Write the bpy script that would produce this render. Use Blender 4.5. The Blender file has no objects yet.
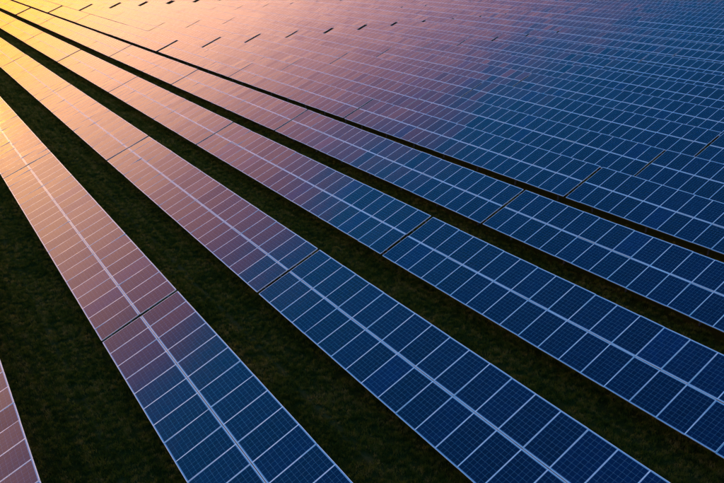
import bpy, math, random
import numpy as np
from mathutils import Matrix, Vector

random.seed(7)
rng = np.random.default_rng(11)
scene = bpy.context.scene
COL = scene.collection
R = math.radians

# ------------------------------------------------------------------ camera
GZ = 0.80                                    # height of a table's low edge above the grass
FOCAL = 668.85                               # pixels of a 724 wide frame
CAM_ROT = np.array([[0.5640106490478163, -0.3336634926780574, 0.7553546593584639],
                    [0.8256635177240079, 0.24238502867265738, -0.5094401371849021],
                    [-0.013105085283123416, 0.9109984475997942, 0.4122015104417827]])
CAM_POS = np.array([32.2538, -3.9644, 14.1784 + GZ])
cam_data = bpy.data.cameras.new('camera')
cam = bpy.data.objects.new('camera', cam_data)
COL.objects.link(cam)
M4 = Matrix([list(CAM_ROT[i]) + [CAM_POS[i]] for i in range(3)] + [[0, 0, 0, 1]])
cam.matrix_world = M4
cam_data.sensor_width = 36.0
cam_data.lens = FOCAL * 36.0 / 724.0
cam_data.clip_end = 20000
scene.camera = cam

# ------------------------------------------------------------------ sky: clear dusk blue above a sunset cloud bank
SUN_EL, SUN_AZ = 5.0, -2.0                   # azimuth from -X towards +Y (degrees)
sun_dir = Vector((-math.cos(R(SUN_EL)) * math.cos(R(SUN_AZ)), math.cos(R(SUN_EL)) * math.sin(R(SUN_AZ)), math.sin(R(SUN_EL))))
world = bpy.data.worlds.new('World')
scene.world = world
world.use_nodes = True
wt = world.node_tree
wt.nodes.clear()


def N(tree, kind, **kw):
    n = tree.nodes.new(kind)
    for k, v in kw.items():
        if k.startswith('i_'):
            n.inputs[k[2:].replace('_', ' ')].default_value = v
        else:
            setattr(n, k, v)
    return n


def math_node(tree, op, a, b=None, c=None, clamp=False):
    n = tree.nodes.new('ShaderNodeMath')
    n.operation = op
    n.use_clamp = clamp
    for i, v in enumerate((a, b, c)):
        if v is None:
            continue
        if isinstance(v, (int, float)):
            n.inputs[i].default_value = v
        else:
            tree.links.new(v, n.inputs[i])
    return n.outputs[0]


def smooth(tree, v, lo, hi, a=0.0, b=1.0):
    n = tree.nodes.new('ShaderNodeMapRange')
    n.interpolation_type = 'SMOOTHSTEP'
    tree.links.new(v, n.inputs[0])
    for i, q in enumerate((lo, hi, a, b)):
        n.inputs[i + 1].default_value = q
    return n.outputs[0]


def mix_rgb(tree, fac, a, b, mode='MIX'):
    n = tree.nodes.new('ShaderNodeMix')
    n.data_type = 'RGBA'
    n.blend_type = mode
    n.clamp_factor = True
    for sock, v in ((n.inputs[0], fac), (n.inputs[6], a), (n.inputs[7], b)):
        if isinstance(v, (int, float)):
            sock.default_value = v
        elif isinstance(v, tuple):
            sock.default_value = v if len(v) == 4 else (*v, 1)
        else:
            tree.links.new(v, sock)
    return n.outputs[2]


def ramp(tree, fac, stops):
    n = tree.nodes.new('ShaderNodeValToRGB')
    e = n.color_ramp.elements
    while len(e) < len(stops):
        e.new(0.5)
    for el, (p, c) in zip(e, stops):
        el.position = p
        el.color = (*c, 1)
    tree.links.new(fac, n.inputs[0])
    return n.outputs[0]


sky = N(wt, 'ShaderNodeTexSky', sky_type='NISHITA', sun_disc=False, sun_elevation=R(SUN_EL),
        sun_rotation=math.atan2(sun_dir.x, sun_dir.y), altitude=100.0, air_density=1.0, dust_density=0.6, ozone_density=4.0)
tc = N(wt, 'ShaderNodeTexCoord')
sep = N(wt, 'ShaderNodeSeparateXYZ')
wt.links.new(tc.outputs['Generated'], sep.inputs[0])
elev = math_node(wt, 'MULTIPLY', math_node(wt, 'ARCSINE', sep.outputs[2]), 180 / math.pi)
stretch = N(wt, 'ShaderNodeMapping')
stretch.inputs['Scale'].default_value = (1, 1, 2.2)
wt.links.new(tc.outputs['Generated'], stretch.inputs[0])
cn = N(wt, 'ShaderNodeTexNoise', i_Scale=5.0, i_Detail=5.0, i_Roughness=0.6)
wt.links.new(stretch.outputs[0], cn.inputs['Vector'])
cloud_noise = cn.outputs['Fac']
# height of the bank's ragged upper edge wanders with the noise
edge = math_node(wt, 'ADD', elev, math_node(wt, 'MULTIPLY', math_node(wt, 'SUBTRACT', cloud_noise, 0.5), 15.0))
edge = math_node(wt, 'SUBTRACT', edge, math_node(wt, 'MULTIPLY', sep.outputs[1], 6.0))      # the bank stands higher to the north
bank = smooth(wt, edge, 28.0, 39.0, 1.0, 0.0)
# the afterglow colours only the sunward side of the sky
hd = N(wt, 'ShaderNodeVectorMath', operation='DOT_PRODUCT')
wt.links.new(tc.outputs['Generated'], hd.inputs[0])
hd.inputs[1].default_value = (-math.cos(R(SUN_AZ)), math.sin(R(SUN_AZ)), 0)
sunward = smooth(wt, hd.outputs['Value'], -0.15, 1.08)
glow = ramp(wt, math_node(wt, 'DIVIDE', elev, 45.0, clamp=True), [
    (0.00, (0.74, 0.27, 0.010)), (0.175, (0.92, 0.33, 0.010)), (0.25, (0.98, 0.42, 0.09)), (0.33, (0.94, 0.46, 0.22)),
    (0.47, (0.88, 0.43, 0.27)), (0.58, (0.62, 0.29, 0.245)), (0.69, (0.43, 0.20, 0.23)), (0.82, (0.29, 0.13, 0.20))])
glow = mix_rgb(wt, sunward, (0.10, 0.11, 0.20), glow)
glow_bg = N(wt, 'ShaderNodeBackground', i_Strength=0.90)
wt.links.new(glow, glow_bg.inputs['Color'])
sky_bg = N(wt, 'ShaderNodeBackground', i_Strength=0.15)
wt.links.new(mix_rgb(wt, 1.0, sky.outputs[0], (0.20, 0.96, 1.05), 'MULTIPLY'), sky_bg.inputs['Color'])
wmix = N(wt, 'ShaderNodeMixShader')
wt.links.new(bank, wmix.inputs[0])
wt.links.new(sky_bg.outputs[0], wmix.inputs[1])
wt.links.new(glow_bg.outputs[0], wmix.inputs[2])
wout = N(wt, 'ShaderNodeOutputWorld')
wt.links.new(wmix.outputs[0], wout.inputs['Surface'])

# ------------------------------------------------------------------ sun, low over the far end of the rows
sun_data = bpy.data.lights.new('sun', 'SUN')
sun_data.energy = 0.13
sun_data.angle = R(0.6)
sun_data.color = (1.0, 0.55, 0.14)
sun = bpy.data.objects.new('sun', sun_data)
COL.objects.link(sun)
sun.rotation_euler = sun_dir.to_track_quat('Z', 'Y').to_euler()
sun.location = (-60, 0, 40)

vs = scene.view_settings
vs.view_transform = 'Standard'
vs.look = 'None'
vs.exposure = 2.4                            # a dusk scene exposed up
vs.gamma = 1.0
vs.use_curve_mapping = False
scene.cycles.use_denoising = True
scene.cycles.max_bounces = 6

# ------------------------------------------------------------------ field layout (measured)
TILT = 0.373253
PITCH_X = 1.0                                # panel spacing along a row
PW, PL = 0.988, 1.706                        # panel width and length
SLANT = 3.4457                               # slant width of a table, two panels high
ROW = 6.72106                                # row spacing
NP = 24                                      # panels along a table
X0 = -40.2489                                # a joint between tables
GAP = 0.18
CT, ST = math.cos(TILT), math.sin(TILT)


def project(p):
    d = (np.asarray(p, float) - CAM_POS) @ CAM_ROT
    z = -d[..., 2]
    zz = np.where(z > 0.3, z, np.nan)
    return np.stack([362 + FOCAL * d[..., 0] / zz, 241.5 - FOCAL * d[..., 1] / zz], -1)


def joints_of(row):
    """left to right list of (start x, joint id) of the tables of one row"""
    out = []
    vary = random.Random(row * 13 + 5)
    x = X0 + GAP / 2                         # start of the table right of joint 0
    for k in range(0, 6):
        out.append((k, x))
        x += NP * PITCH_X + GAP - 0.0
    x = X0 - GAP / 2
    for k in range(-1, -14, -1):
        s = x - NP * PITCH_X
        out.append((k, s))
        gap = GAP
        if k == -1:
            gap = vary.uniform(0.50, 0.90) if row >= 5 else 0.38
        elif k in (-2, -3):
            gap = vary.uniform(0.16, 0.36)
        elif k in (-4, -8):
            gap = vary.uniform(1.5, 2.4)
        x = s - gap
    return sorted(out, key=lambda a: a[1])


def swell(x, row):
    """gentle lie of the land: height offset of a table (metres)"""
    if row <= 6:
        return -0.05 if row == 6 and x > -89 else 0.03 if row == 5 and x > -89 else 0.0
    if row <= 8 and x > -80:
        return 0.0
    a = 0.07 * math.sin(x * 0.031 + row * 0.9) + 0.06 * math.sin(row * 1.7 + 0.6) + 0.05 * math.sin(x * 0.083 - row * 0.5)
    return a


# ------------------------------------------------------------------ materials
def material(name):
    m = bpy.data.materials.new(name)
    m.use_nodes = True
    t = m.node_tree
    b = t.nodes['Principled BSDF']
    return m, t, b


def make_cell_material():
    m, t, b = material('photovoltaic_glass')
    uv = N(t, 'ShaderNodeUVMap', uv_map='metres')
    sp = N(t, 'ShaderNodeSeparateXYZ')
    t.links.new(uv.outputs[0], sp.inputs[0])
    x, y = sp.outputs[0], sp.outputs[1]
    CP = 0.1588
    CPY = 0.1612

    def grid(v, pitch, n):
        c = math_node(t, 'ADD', math_node(t, 'DIVIDE', v, pitch), n / 2.0)
        fr = math_node(t, 'FRACT', c)
        dist = math_node(t, 'SUBTRACT', 0.5, math_node(t, 'ABSOLUTE', math_node(t, 'SUBTRACT', fr, 0.5)))
        inside = math_node(t, 'LESS_THAN', math_node(t, 'ABSOLUTE', v), pitch * n / 2.0)
        return c, math_node(t, 'MULTIPLY', dist, pitch), inside
    cx, dx, ix = grid(x, CP, 6)
    cy, dy, iy = grid(y, CPY, 10)
    cell = math_node(t, 'MULTIPLY', math_node(t, 'GREATER_THAN', dx, 0.0010), math_node(t, 'GREATER_THAN', dy, 0.0010))
    cell = math_node(t, 'MULTIPLY', cell, math_node(t, 'MULTIPLY', ix, iy))
    # three silver busbars across every cell
    bus = math_node(t, 'ABSOLUTE', math_node(t, 'SUBTRACT', math_node(t, 'FRACT', math_node(t, 'MULTIPLY', cx, 3.0)), 0.5))
    bus = math_node(t, 'LESS_THAN', bus, 0.0125)
    # every cell of a polycrystalline panel has its own blue
    info = N(t, 'ShaderNodeObjectInfo')
    att = N(t, 'ShaderNodeAttribute', attribute_name='panel_random')
    rnd = math_node(t, 'ADD', info.outputs['Random'], att.outputs['Fac'])
    comb = N(t, 'ShaderNodeCombineXYZ')
    t.links.new(math_node(t, 'FLOOR', cx), comb.inputs[0])
    t.links.new(math_node(t, 'FLOOR', cy), comb.inputs[1])
    t.links.new(math_node(t, 'MULTIPLY', rnd, 97.0), comb.inputs[2])
    wn = N(t, 'ShaderNodeTexWhiteNoise', noise_dimensions='3D')
    t.links.new(comb.outputs[0], wn.inputs[0])
    tone = wn.outputs[0]
    cellc = ramp(t, tone, [(0.0, (0.0004, 0.0066, 0.035)), (0.5, (0.0005, 0.0078, 0.041)), (1.0, (0.0006, 0.0090, 0.047))])
    wn2 = N(t, 'ShaderNodeTexWhiteNoise', noise_dimensions='1D')
    t.links.new(math_node(t, 'MULTIPLY', rnd, 31.7), wn2.inputs['W'])
    panel_tone = math_node(t, 'ADD', smooth(t, wn2.outputs[0], 0.0, 1.0, 0.82, 1.15), smooth(t, wn2.outputs[0], 0.955, 0.96, 0.0, 0.45))
    cellc = mix_rgb(t, 1.0, cellc, N_value_rgb(t, panel_tone), 'MULTIPLY')
    cellc = mix_rgb(t, bus, cellc, (0.03, 0.08, 0.15))
    col = mix_rgb(t, cell, (0.16, 0.38, 0.52), cellc)
    # thin film of dust, heavier along the lower frame of the panel
    dn = N(t, 'ShaderNodeTexNoise', i_Scale=3.5, i_Detail=5.0)
    geo = N(t, 'ShaderNodeNewGeometry')
    t.links.new(geo.outputs['Position'], dn.inputs['Vector'])
    low = smooth(t, y, -0.84, -0.70, 0.03, 0.0)
    dust = math_node(t, 'ADD', math_node(t, 'MULTIPLY', smooth(t, dn.outputs['Fac'], 0.45, 0.8), 0.008), low)
    col = mix_rgb(t, dust, col, (0.12, 0.14, 0.16))
    t.links.new(col, b.inputs['Base Color'])
    rough = smooth(t, dn.outputs['Fac'], 0.3, 0.8, 0.08, 0.13)
    t.links.new(rough, b.inputs['Roughness'])
    b.inputs['IOR'].default_value = 1.36        # anti-reflection coated glass
    return m


def N_value_rgb(t, v):
    c = t.nodes.new('ShaderNodeCombineColor')
    for i in range(3):
        t.links.new(v, c.inputs[i])
    return c.outputs[0]


def make_metal(name, col, rough, metallic=1.0, scale=14.0):
    m, t, b = material(name)
    geo = N(t, 'ShaderNodeNewGeometry')
    n = N(t, 'ShaderNodeTexNoise', i_Scale=scale, i_Detail=4.0)
    t.links.new(geo.outputs['Position'], n.inputs['Vector'])
    c = ramp(t, n.outputs['Fac'], [(0.3, tuple(v * 0.82 for v in col)), (0.7, col)])
    t.links.new(c, b.inputs['Base Color'])
    t.links.new(smooth(t, n.outputs['Fac'], 0.3, 0.7, rough * 0.85, rough * 1.2), b.inputs['Roughness'])
    b.inputs['Metallic'].default_value = metallic
    return m


def make_backsheet():
    m, t, b = material('white_backsheet')
    geo = N(t, 'ShaderNodeNewGeometry')
    n = N(t, 'ShaderNodeTexNoise', i_Scale=6.0)
    t.links.new(geo.outputs['Position'], n.inputs['Vector'])
    t.links.new(ramp(t, n.outputs['Fac'], [(0.3, (0.62, 0.62, 0.60)), (0.7, (0.72, 0.72, 0.70))]), b.inputs['Base Color'])
    b.inputs['Roughness'].default_value = 0.6
    return m


TRACK_Y = 5.32                               # worn line along the middle of every alley


def grass_colour(t, vec):
    """meadow colour by place: green, olive and straw patches, streaked along the rows"""
    big = N(t, 'ShaderNodeTexNoise', i_Scale=0.55, i_Detail=6.0, i_Roughness=0.62)
    t.links.new(vec, big.inputs['Vector'])
    mp = N(t, 'ShaderNodeMapping')
    mp.inputs['Scale'].default_value = (0.22, 3.2, 1)
    t.links.new(vec, mp.inputs[0])
    streak = N(t, 'ShaderNodeTexNoise', i_Scale=1.0, i_Detail=5.0)
    t.links.new(mp.outputs[0], streak.inputs['Vector'])
    fine = N(t, 'ShaderNodeTexNoise', i_Scale=9.0, i_Detail=4.0)
    t.links.new(vec, fine.inputs['Vector'])
    v = math_node(t, 'ADD', math_node(t, 'MULTIPLY', big.outputs['Fac'], 0.38),
                  math_node(t, 'ADD', math_node(t, 'MULTIPLY', streak.outputs['Fac'], 0.40), math_node(t, 'MULTIPLY', fine.outputs['Fac'], 0.22)))
    return v


def make_grass_materials():
    out = []
    for name in ('meadow_ground', 'meadow_blades'):
        m, t, b = material(name)
        geo = N(t, 'ShaderNodeNewGeometry')
        v = grass_colour(t, geo.outputs['Position'])
        if name == 'meadow_ground':
            c = ramp(t, v, [(0.30, (0.012, 0.018, 0.003)), (0.48, (0.022, 0.027, 0.005)), (0.60, (0.034, 0.031, 0.007)), (0.75, (0.048, 0.036, 0.011))])
            # worn wheel line along the middle of each alley
            sy = N(t, 'ShaderNodeSeparateXYZ')
            t.links.new(geo.outputs['Position'], sy.inputs[0])
            fr = math_node(t, 'FRACT', math_node(t, 'DIVIDE', math_node(t, 'ADD', sy.outputs[1], 3 * ROW - TRACK_Y + ROW / 2), ROW))
            off = math_node(t, 'MULTIPLY', math_node(t, 'ABSOLUTE', math_node(t, 'SUBTRACT', fr, 0.5)), ROW)
            wear = math_node(t, 'MULTIPLY', smooth(t, off, 0.05, 0.16, 1.0, 0.0), smooth(t, v, 0.40, 0.58, 0.0, 0.7))
            c = mix_rgb(t, wear, c, (0.060, 0.056, 0.018))
            bump = N(t, 'ShaderNodeBump', i_Strength=0.9, i_Distance=0.06)
            nn = N(t, 'ShaderNodeTexNoise', i_Scale=14.0, i_Detail=8.0, i_Roughness=0.7)
            t.links.new(geo.outputs['Position'], nn.inputs['Vector'])
            t.links.new(nn.outputs['Fac'], bump.inputs['Height'])
            t.links.new(bump.outputs[0], b.inputs['Normal'])
        else:
            info = N(t, 'ShaderNodeObjectInfo')
            v = math_node(t, 'ADD', v, math_node(t, 'MULTIPLY', math_node(t, 'SUBTRACT', info.outputs['Random'], 0.5), 0.24))
            c = ramp(t, v, [(0.36, (0.022, 0.046, 0.004)), (0.47, (0.054, 0.090, 0.008)), (0.56, (0.102, 0.118, 0.015)), (0.67, (0.190, 0.168, 0.042))])
            tr = N(t, 'ShaderNodeBsdfTranslucent')
            t.links.new(c, tr.inputs['Color'])
            ms = N(t, 'ShaderNodeMixShader')
            ms.inputs[0].default_value = 0.45
            t.links.new(b.outputs[0], ms.inputs[1])
            t.links.new(tr.outputs[0], ms.inputs[2])
            t.links.new(ms.outputs[0], t.nodes['Material Output'].inputs['Surface'])
        t.links.new(c, b.inputs['Base Color'])
        b.inputs['Roughness'].default_value = 0.75
        b.inputs['Specular IOR Level'].default_value = 0.0 if name == 'meadow_ground' else 0.12
        out.append(m)
    return out


MAT_CELL = make_cell_material()
MAT_FRAME = make_metal('anodised_aluminium', (0.74, 0.86, 0.86), 0.40, 0.5)
MAT_STEEL = make_metal('galvanised_steel', (0.14, 0.145, 0.15), 0.6, 0.4)
MAT_BACK = make_backsheet()
MAT_GROUND, MAT_BLADES = make_grass_materials()


# ------------------------------------------------------------------ mesh helpers
class Geo:
    def __init__(self):
        self.v, self.f, self.m, self.uv = [], [], [], []

    def face(self, pts, mat=0, uv=None):
        i = len(self.v)
        self.v.extend(pts)
        self.f.append(tuple(range(i, i + len(pts))))
        self.m.append(mat)
        self.uv.append(uv or [(0, 0)] * len(pts))

    def box(self, c, s, mat=0, mtx=None):
        x, y, z = (a / 2 for a in s)
        p = [Vector((c[0] + i * x, c[1] + j * y, c[2] + k * z)) for i in (-1, 1) for j in (-1, 1) for k in (-1, 1)]
        if mtx is not None:
            p = [mtx @ q for q in p]
        i = len(self.v)
        self.v.extend(p)
        for q in ((0, 1, 3, 2), (4, 6, 7, 5), (0, 4, 5, 1), (2, 3, 7, 6), (0, 2, 6, 4), (1, 5, 7, 3)):
            self.f.append(tuple(i + a for a in q))
            self.m.append(mat)
            self.uv.append([(0, 0)] * 4)

    def mesh(self, name, mats, rnd=None):
        me = bpy.data.meshes.new(name)
        me.from_pydata([tuple(a) for a in self.v], [], self.f)
        for m in mats:
            me.materials.append(m)
        me.polygons.foreach_set('material_index', self.m)
        u = me.uv_layers.new(name='metres')
        u.data.foreach_set('uv', [c for q in self.uv for p in q for c in p])
        if rnd is not None:
            a = me.attributes.new('panel_random', 'FLOAT', 'FACE')
            a.data.foreach_set('value', rnd)
        me.update()
        return me


LIP = 0.0120


def panel_laminate(g, mtx=None, simple=False):
    x, y = PW / 2 - 0.004, PL / 2 - 0.004
    T = (lambda p: mtx @ Vector(p)) if mtx is not None else (lambda p: Vector(p))
    q = [(-x, -y), (x, -y), (x, y), (-x, y)]
    g.face([T((a, b, -0.0025)) for a, b in q], 0, q)
    g.face([T((a, b, -0.0075)) for a, b in reversed(q)], 1)


def panel_frame(g, mtx=None, mat=0):
    x, y, l, d = PW / 2, PL / 2, LIP, 0.038
    T = (lambda p: mtx @ Vector(p)) if mtx is not None else (lambda p: Vector(p))
    o = [(-x, -y), (x, -y), (x, y), (-x, y)]
    n = [(-x + l, -y + l), (x - l, -y + l), (x - l, y - l), (-x + l, y - l)]
    for i in range(4):
        j = (i + 1) % 4
        g.face([T((*o[i], 0)), T((*o[j], 0)), T((*n[j], 0)), T((*n[i], 0))], mat)
        g.face([T((*o[i], -d)), T((*o[j], -d)), T((*o[j], 0)), T((*o[i], 0))], mat)
        g.face([T((*n[i], 0)), T((*n[j], 0)), T((*n[j], -0.0024)), T((*n[i], -0.0024))], mat)


g = Geo(); panel_laminate(g); ME_PANEL = g.mesh('panel', [MAT_CELL, MAT_BACK])
g = Geo(); panel_frame(g); ME_FRAME = g.mesh('frame', [MAT_FRAME])

LEN = NP * PITCH_X
TMAT = Matrix.Rotation(TILT, 4, 'X')         # table plane: origin at the middle of the low edge


def slope_point(v, off=0.0):
    """point on the table plane at slant distance v, off metres below it (table coordinates, z from the ground)"""
    return Vector((0, v * CT + off * ST, GZ + v * ST - off * CT))


PURLIN_V = (0.42, 1.30, 2.15, 3.03)
RAFTER_X = [-10.8 + 3.6 * i for i in range(7)]
g = Geo(); g.box((0, 0, 0), (LEN + 0.10, 0.05, 0.07)); ME_PURLIN = g.mesh('purlin', [MAT_STEEL])
g = Geo(); g.box((0, 0, 0), (0.06, 3.1, 0.09)); ME_RAFTER = g.mesh('rafter', [MAT_STEEL])


def post_mesh(top):
    g = Geo()
    h = top + 0.3
    g.box((0, 0, top - h / 2), (0.012, 0.10, h))
    g.box((0, 0.053, top - h / 2), (0.06, 0.006, h))
    g.box((0, -0.053, top - h / 2), (0.06, 0.006, h))
    return g.mesh('post', [MAT_STEEL])


POST_V = (1.05, 2.70)
POST_TOP = [slope_point(v, 0.20).z for v in POST_V]
ME_POST = [post_mesh(z) for z in POST_TOP]


def support_joined():
    g = Geo()
    for v in PURLIN_V:
        g.box((0, 0, 0), (LEN + 0.10, 0.05, 0.07), 0, Matrix.Translation(slope_point(v, 0.076)) @ TMAT)
    for x in RAFTER_X:
        g.box((0, 0, 0), (0.06, 3.1, 0.09), 0, Matrix.Translation(slope_point(1.72, 0.158) + Vector((x, 0, 0))) @ TMAT)
        for v, z in zip(POST_V, POST_TOP):
            g.box((x, slope_point(v, 0.20).y, (z - 0.3) / 2), (0.06, 0.11, z + 0.3))
    return g.mesh('support_frame', [MAT_STEEL])


ME_SUPPORT = support_joined()


def panel_matrix(i, j):
    """local matrix of panel i along the table, j = 0 lower, 1 upper, with a little mounting slack"""
    v = SLANT / 2 + (-1 if j == 0 else 1) * (PL / 2 + 0.013)
    x = -LEN / 2 + (i + 0.5) * PITCH_X
    p = slope_point(v)
    p.x = x
    return p, (TILT + R(random.gauss(0, 0.50)), R(random.gauss(0, 0.30)), 0.0)


# ------------------------------------------------------------------ the ground
gg = Geo()
gg.face([Vector(p) for p in ((-6000, -3000, 0), (3000, -3000, 0), (3000, 6000, 0), (-6000, 6000, 0))])
ground = bpy.data.objects.new('ground', gg.mesh('ground', [MAT_GROUND]))
COL.objects.link(ground)
ground['kind'] = 'structure'
ground['label'] = 'dark mown meadow under and between the solar rows'

# ------------------------------------------------------------------ which tables the photograph shows
ORD = ['zeroth', 'first', 'second', 'third', 'fourth', 'fifth', 'sixth', 'seventh', 'eighth', 'ninth', 'tenth', 'eleventh', 'twelfth',
       'thirteenth', 'fourteenth', 'fifteenth', 'sixteenth', 'seventeenth', 'eighteenth', 'nineteenth', 'twentieth']


def ordinal(n):
    if n <= 20:
        return ORD[n]
    tens = {2: 'twenty', 3: 'thirty', 4: 'forty', 5: 'fifty'}
    if n % 10 == 0:
        return tens[n // 10][:-1] + 'ieth'
    return tens[n // 10] + '-' + ORD[n % 10]


def glow_word(px):
    """what the glass shows at a picture point (724 wide)"""
    d = CAM_ROT @ np.array([(px[0] - 362) / FOCAL, -(px[1] - 241.5) / FOCAL, -1.0])
    d /= np.linalg.norm(d)
    n = np.array([0, -ST, CT])
    r = -2 * (n @ -d) * -n + d if False else d - 2 * (d @ n) * n
    e = math.degrees(math.asin(r[2]))
    return 'golden' if e < 12 else 'peach' if e < 23 else 'pink' if e < 28 else 'purple' if e < 34 else 'blue'


visible, beyond = [], []
for row in range(0, 40):
    seen = []
    for k, xs in joints_of(row):
        us = np.linspace(0, LEN, 49)
        pts = np.array([[xs + u, (row - 1) * ROW + v * CT, GZ + v * ST] for u in us for v in (0.0, SLANT / 2, SLANT)])
        pr = project(pts)
        inside = (pr[:, 0] > 1) & (pr[:, 0] < 723) & (pr[:, 1] > 1) & (pr[:, 1] < 482)
        near = (pr[:, 0] > -220) & (pr[:, 0] < 900) & (pr[:, 1] > -22) & (pr[:, 1] < 640)
        if inside.any():
            q = pr[inside]
            mid = project(np.array([[xs + LEN / 2 - 0.5, (row - 1) * ROW + 1.6, GZ + 0.6], [xs + LEN / 2 + 0.5, (row - 1) * ROW + 1.6, GZ + 0.6]]))
            size = float(np.linalg.norm(np.nan_to_num(mid[0] - mid[1], nan=100.0)))
            seen.append(dict(row=row, k=k, x=xs + LEN / 2, a=q[np.argmin(q[:, 0])], b=q[np.argmax(q[:, 0])], size=size))
        elif near.any() and np.linalg.norm(np.array([xs + LEN / 2, row * ROW]) - CAM_POS[:2]) < 260:
            beyond.append((row, xs + LEN / 2))
    for n, s in enumerate(sorted(seen, key=lambda s: -s['x'])):
        s['n'] = n + 1
        s['total'] = len(seen)
        visible.append(s)
print('tables in view', len(visible), 'beyond', len(beyond), 'big', sum(s['size'] >= 8.0 for s in visible))
BIG = 6.2


def add(name, me, parent, loc=(0, 0, 0), rot=(0, 0, 0)):
    o = bpy.data.objects.new(name, me)
    COL.objects.link(o)
    o.parent = parent
    o.location = loc
    o.rotation_euler = rot
    return o


def joined_array(gm=None, base=None):
    gm = gm or Geo()
    rnd = []
    for i in range(NP):
        for j in range(2):
            p, rot = panel_matrix(i, j)
            m = Matrix.Translation(p) @ Matrix.Rotation(rot[0], 4, 'X') @ Matrix.Rotation(rot[1], 4, 'Y')
            if base is not None:
                m = base @ m
            n0 = len(gm.f)
            panel_laminate(gm, m)
            panel_frame(gm, m, 2)
            rnd += [random.random()] * (len(gm.f) - n0)
    return gm, rnd


ARRAYS = []
for q in range(6):                           # six differently settled arrays shared by the far tables
    gm, rnd = joined_array()
    ARRAYS.append(gm.mesh('panel_array', [MAT_CELL, MAT_BACK, MAT_FRAME], rnd))

for s in visible:
    row, x = s['row'], s['x']
    root = bpy.data.objects.new('solar_table', None)
    COL.objects.link(root)
    root.empty_display_size = 0.3
    dz = swell(x, row)
    root.location = (x, (row - 1) * ROW - (0.09 if row == 6 and x > -89 else 0.0), dz)
    slack = 0.0 if row <= 7 else R(random.gauss(0, 0.25))
    root.rotation_euler = (slack, R(random.gauss(0, 0.05)), 0)
    wa, wb = glow_word(s['a']), glow_word(s['b'])
    colour = wa if wa == wb else wa + ' to ' + wb
    if s['total'] == 1:
        place = 'the only table seen of it'
    elif s['n'] == s['total']:
        place = 'farthest table at its left end'
    else:
        place = ordinal(s['n']) + ' table from right end'
    root['label'] = f"{colour} solar table, {ordinal(row + 1)} row from bottom left, {place}"
    root['category'] = 'solar table'
    root['group'] = 'solar tables standing in long parallel rows'
    if s['size'] >= BIG:
        for j in range(2):
            for i in range(NP):
                p, rot = panel_matrix(i, j)
                pn = add('panel', ME_PANEL, root, p, rot)
                add('frame', ME_FRAME, pn)
        for v in PURLIN_V:
            add('purlin', ME_PURLIN, root, slope_point(v, 0.076), (TILT, 0, 0))
        for rx in RAFTER_X:
            add('rafter', ME_RAFTER, root, slope_point(1.72, 0.158) + Vector((rx, 0, 0)), (TILT, 0, 0))
            for v, me in zip(POST_V, ME_POST):
                add('post', me, root, (rx, slope_point(v, 0.20).y, 0))
    else:
        pa = add('panel_array', random.choice(ARRAYS), root)
        pa['kind'] = 'stuff'
        add('support_frame', ME_SUPPORT, root)

# the field goes on past the picture's edges
if beyond:
    gm, rnd = Geo(), []
    for row, x in beyond:
        base = Matrix.Translation((x, (row - 1) * ROW, swell(x, row)))
        gm, r2 = joined_array(gm, base)
        rnd += r2
    far = bpy.data.objects.new('more_solar_tables', gm.mesh('more_solar_tables', [MAT_CELL, MAT_BACK, MAT_FRAME], rnd))
    COL.objects.link(far)
    far['kind'] = 'stuff'
    far['label'] = 'further solar tables carrying the rows on past the edges of the picture'
    far['category'] = 'solar tables'

# ------------------------------------------------------------------ meadow grass: scattered tufts on the near alleys
tufts = bpy.data.collections.new('grass_tufts')
for q in range(7):
    g = Geo()
    nb = 34
    for b in range(nb):
        a = random.uniform(0, math.tau)
        r = abs(random.gauss(0, 0.075))
        bx, by = r * math.cos(a), r * math.sin(a)
        h = random.uniform(0.05, 0.13) * (1.25 if random.random() < 0.15 else 1)
        lean = random.uniform(0.02, 0.09)
        d = random.uniform(0, math.tau)
        w = random.uniform(0.004, 0.009)
        e = random.uniform(0, math.pi)
        ex, ey = w * math.cos(e), w * math.sin(e)
        m1 = (bx + lean * 0.35 * math.cos(d), by + lean * 0.35 * math.sin(d), h * 0.62)
        tip = (bx + lean * math.cos(d), by + lean * math.sin(d), h)
        g.face([Vector((bx - ex, by - ey, 0)), Vector((bx + ex, by + ey, 0)), Vector((m1[0] + ex * .7, m1[1] + ey * .7, m1[2])), Vector((m1[0] - ex * .7, m1[1] - ey * .7, m1[2]))])
        g.face([Vector((m1[0] - ex * .7, m1[1] - ey * .7, m1[2])), Vector((m1[0] + ex * .7, m1[1] + ey * .7, m1[2])), Vector(tip)])
    o = bpy.data.objects.new('grass_tuft', g.mesh('grass_tuft', [MAT_BLADES]))
    tufts.objects.link(o)

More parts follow.
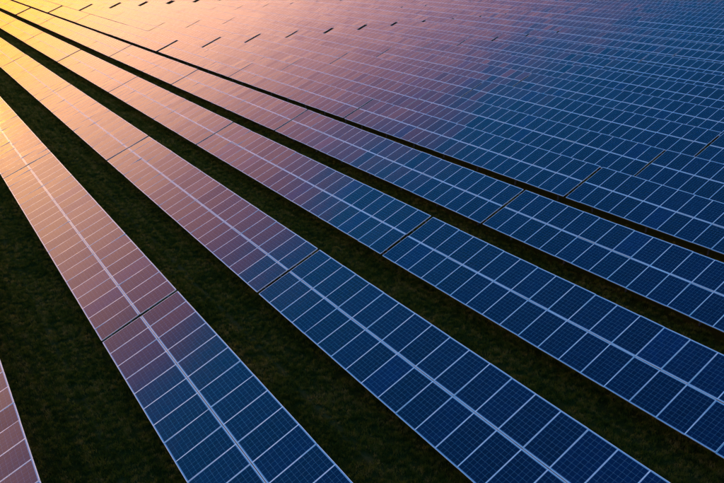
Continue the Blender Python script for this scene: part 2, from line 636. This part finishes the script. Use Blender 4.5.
cand = []
for al in range(-1, 7):                      # alley between row al and al + 1
    y0 = (al - 1) * ROW + 2.0
    y1 = al * ROW + 0.9
    dens = 46 if al < 3 else 30
    xa, xb = -215.0, 40.0
    n = int((xb - xa) * (y1 - y0) * dens)
    p = np.stack([rng.uniform(xa, xb, n), rng.uniform(y0, y1, n), np.zeros(n)], -1)
    pr = project(p)
    ok = (pr[:, 0] > -60) & (pr[:, 0] < 800) & (pr[:, 1] > -30) & (pr[:, 1] < 560)
    dist = np.linalg.norm(p - CAM_POS, axis=1)
    ok &= rng.uniform(0, 1, n) < np.clip(34.0 / dist, 0.0, 1.0)
    # the worn line along the alley stays almost bare
    ty = np.abs(p[:, 1] - ((al - 1) * ROW + TRACK_Y) )
    ok &= (ty > 0.09) | (rng.uniform(0, 1, n) < (0.45 if al == 1 else 0.8))
    cand.append(p[ok])
pts = np.concatenate(cand)
print('tufts', len(pts))
me = bpy.data.meshes.new('meadow_grass')
me.from_pydata(pts.tolist(), [], [])
for nm, val in (('turn', rng.uniform(0, math.tau, len(pts))), ('grow', rng.uniform(0.65, 1.25, len(pts)) * np.clip(np.linalg.norm(pts - CAM_POS, axis=1) / 45.0, 1.0, 1.7))):
    a = me.attributes.new(nm, 'FLOAT', 'POINT')
    a.data.foreach_set('value', val.astype(np.float32))
grass = bpy.data.objects.new('meadow_grass', me)
COL.objects.link(grass)
grass['kind'] = 'stuff'
grass['label'] = 'short dark green and straw grass growing in the alleys'
grass['category'] = 'grass'
ng = bpy.data.node_groups.new('scatter_tufts', 'GeometryNodeTree')
ng.interface.new_socket('Geometry', in_out='INPUT', socket_type='NodeSocketGeometry')
ng.interface.new_socket('Geometry', in_out='OUTPUT', socket_type='NodeSocketGeometry')
gi = ng.nodes.new('NodeGroupInput')
go = ng.nodes.new('NodeGroupOutput')
ci = ng.nodes.new('GeometryNodeCollectionInfo')
ci.inputs['Collection'].default_value = tufts
ci.inputs['Separate Children'].default_value = True
ci.inputs['Reset Children'].default_value = True
iop = ng.nodes.new('GeometryNodeInstanceOnPoints')
iop.inputs['Pick Instance'].default_value = True
at = ng.nodes.new('GeometryNodeInputNamedAttribute'); at.data_type = 'FLOAT'; at.inputs['Name'].default_value = 'turn'
ag = ng.nodes.new('GeometryNodeInputNamedAttribute'); ag.data_type = 'FLOAT'; ag.inputs['Name'].default_value = 'grow'
cx = ng.nodes.new('ShaderNodeCombineXYZ')
ng.links.new(at.outputs[0], cx.inputs[2])
ng.links.new(gi.outputs[0], iop.inputs['Points'])
ng.links.new(ci.outputs[0], iop.inputs['Instance'])
ng.links.new(cx.outputs[0], iop.inputs['Rotation'])
ng.links.new(ag.outputs[0], iop.inputs['Scale'])
ng.links.new(iop.outputs[0], go.inputs[0])
md = grass.modifiers.new('scatter', 'NODES')
md.node_group = ng
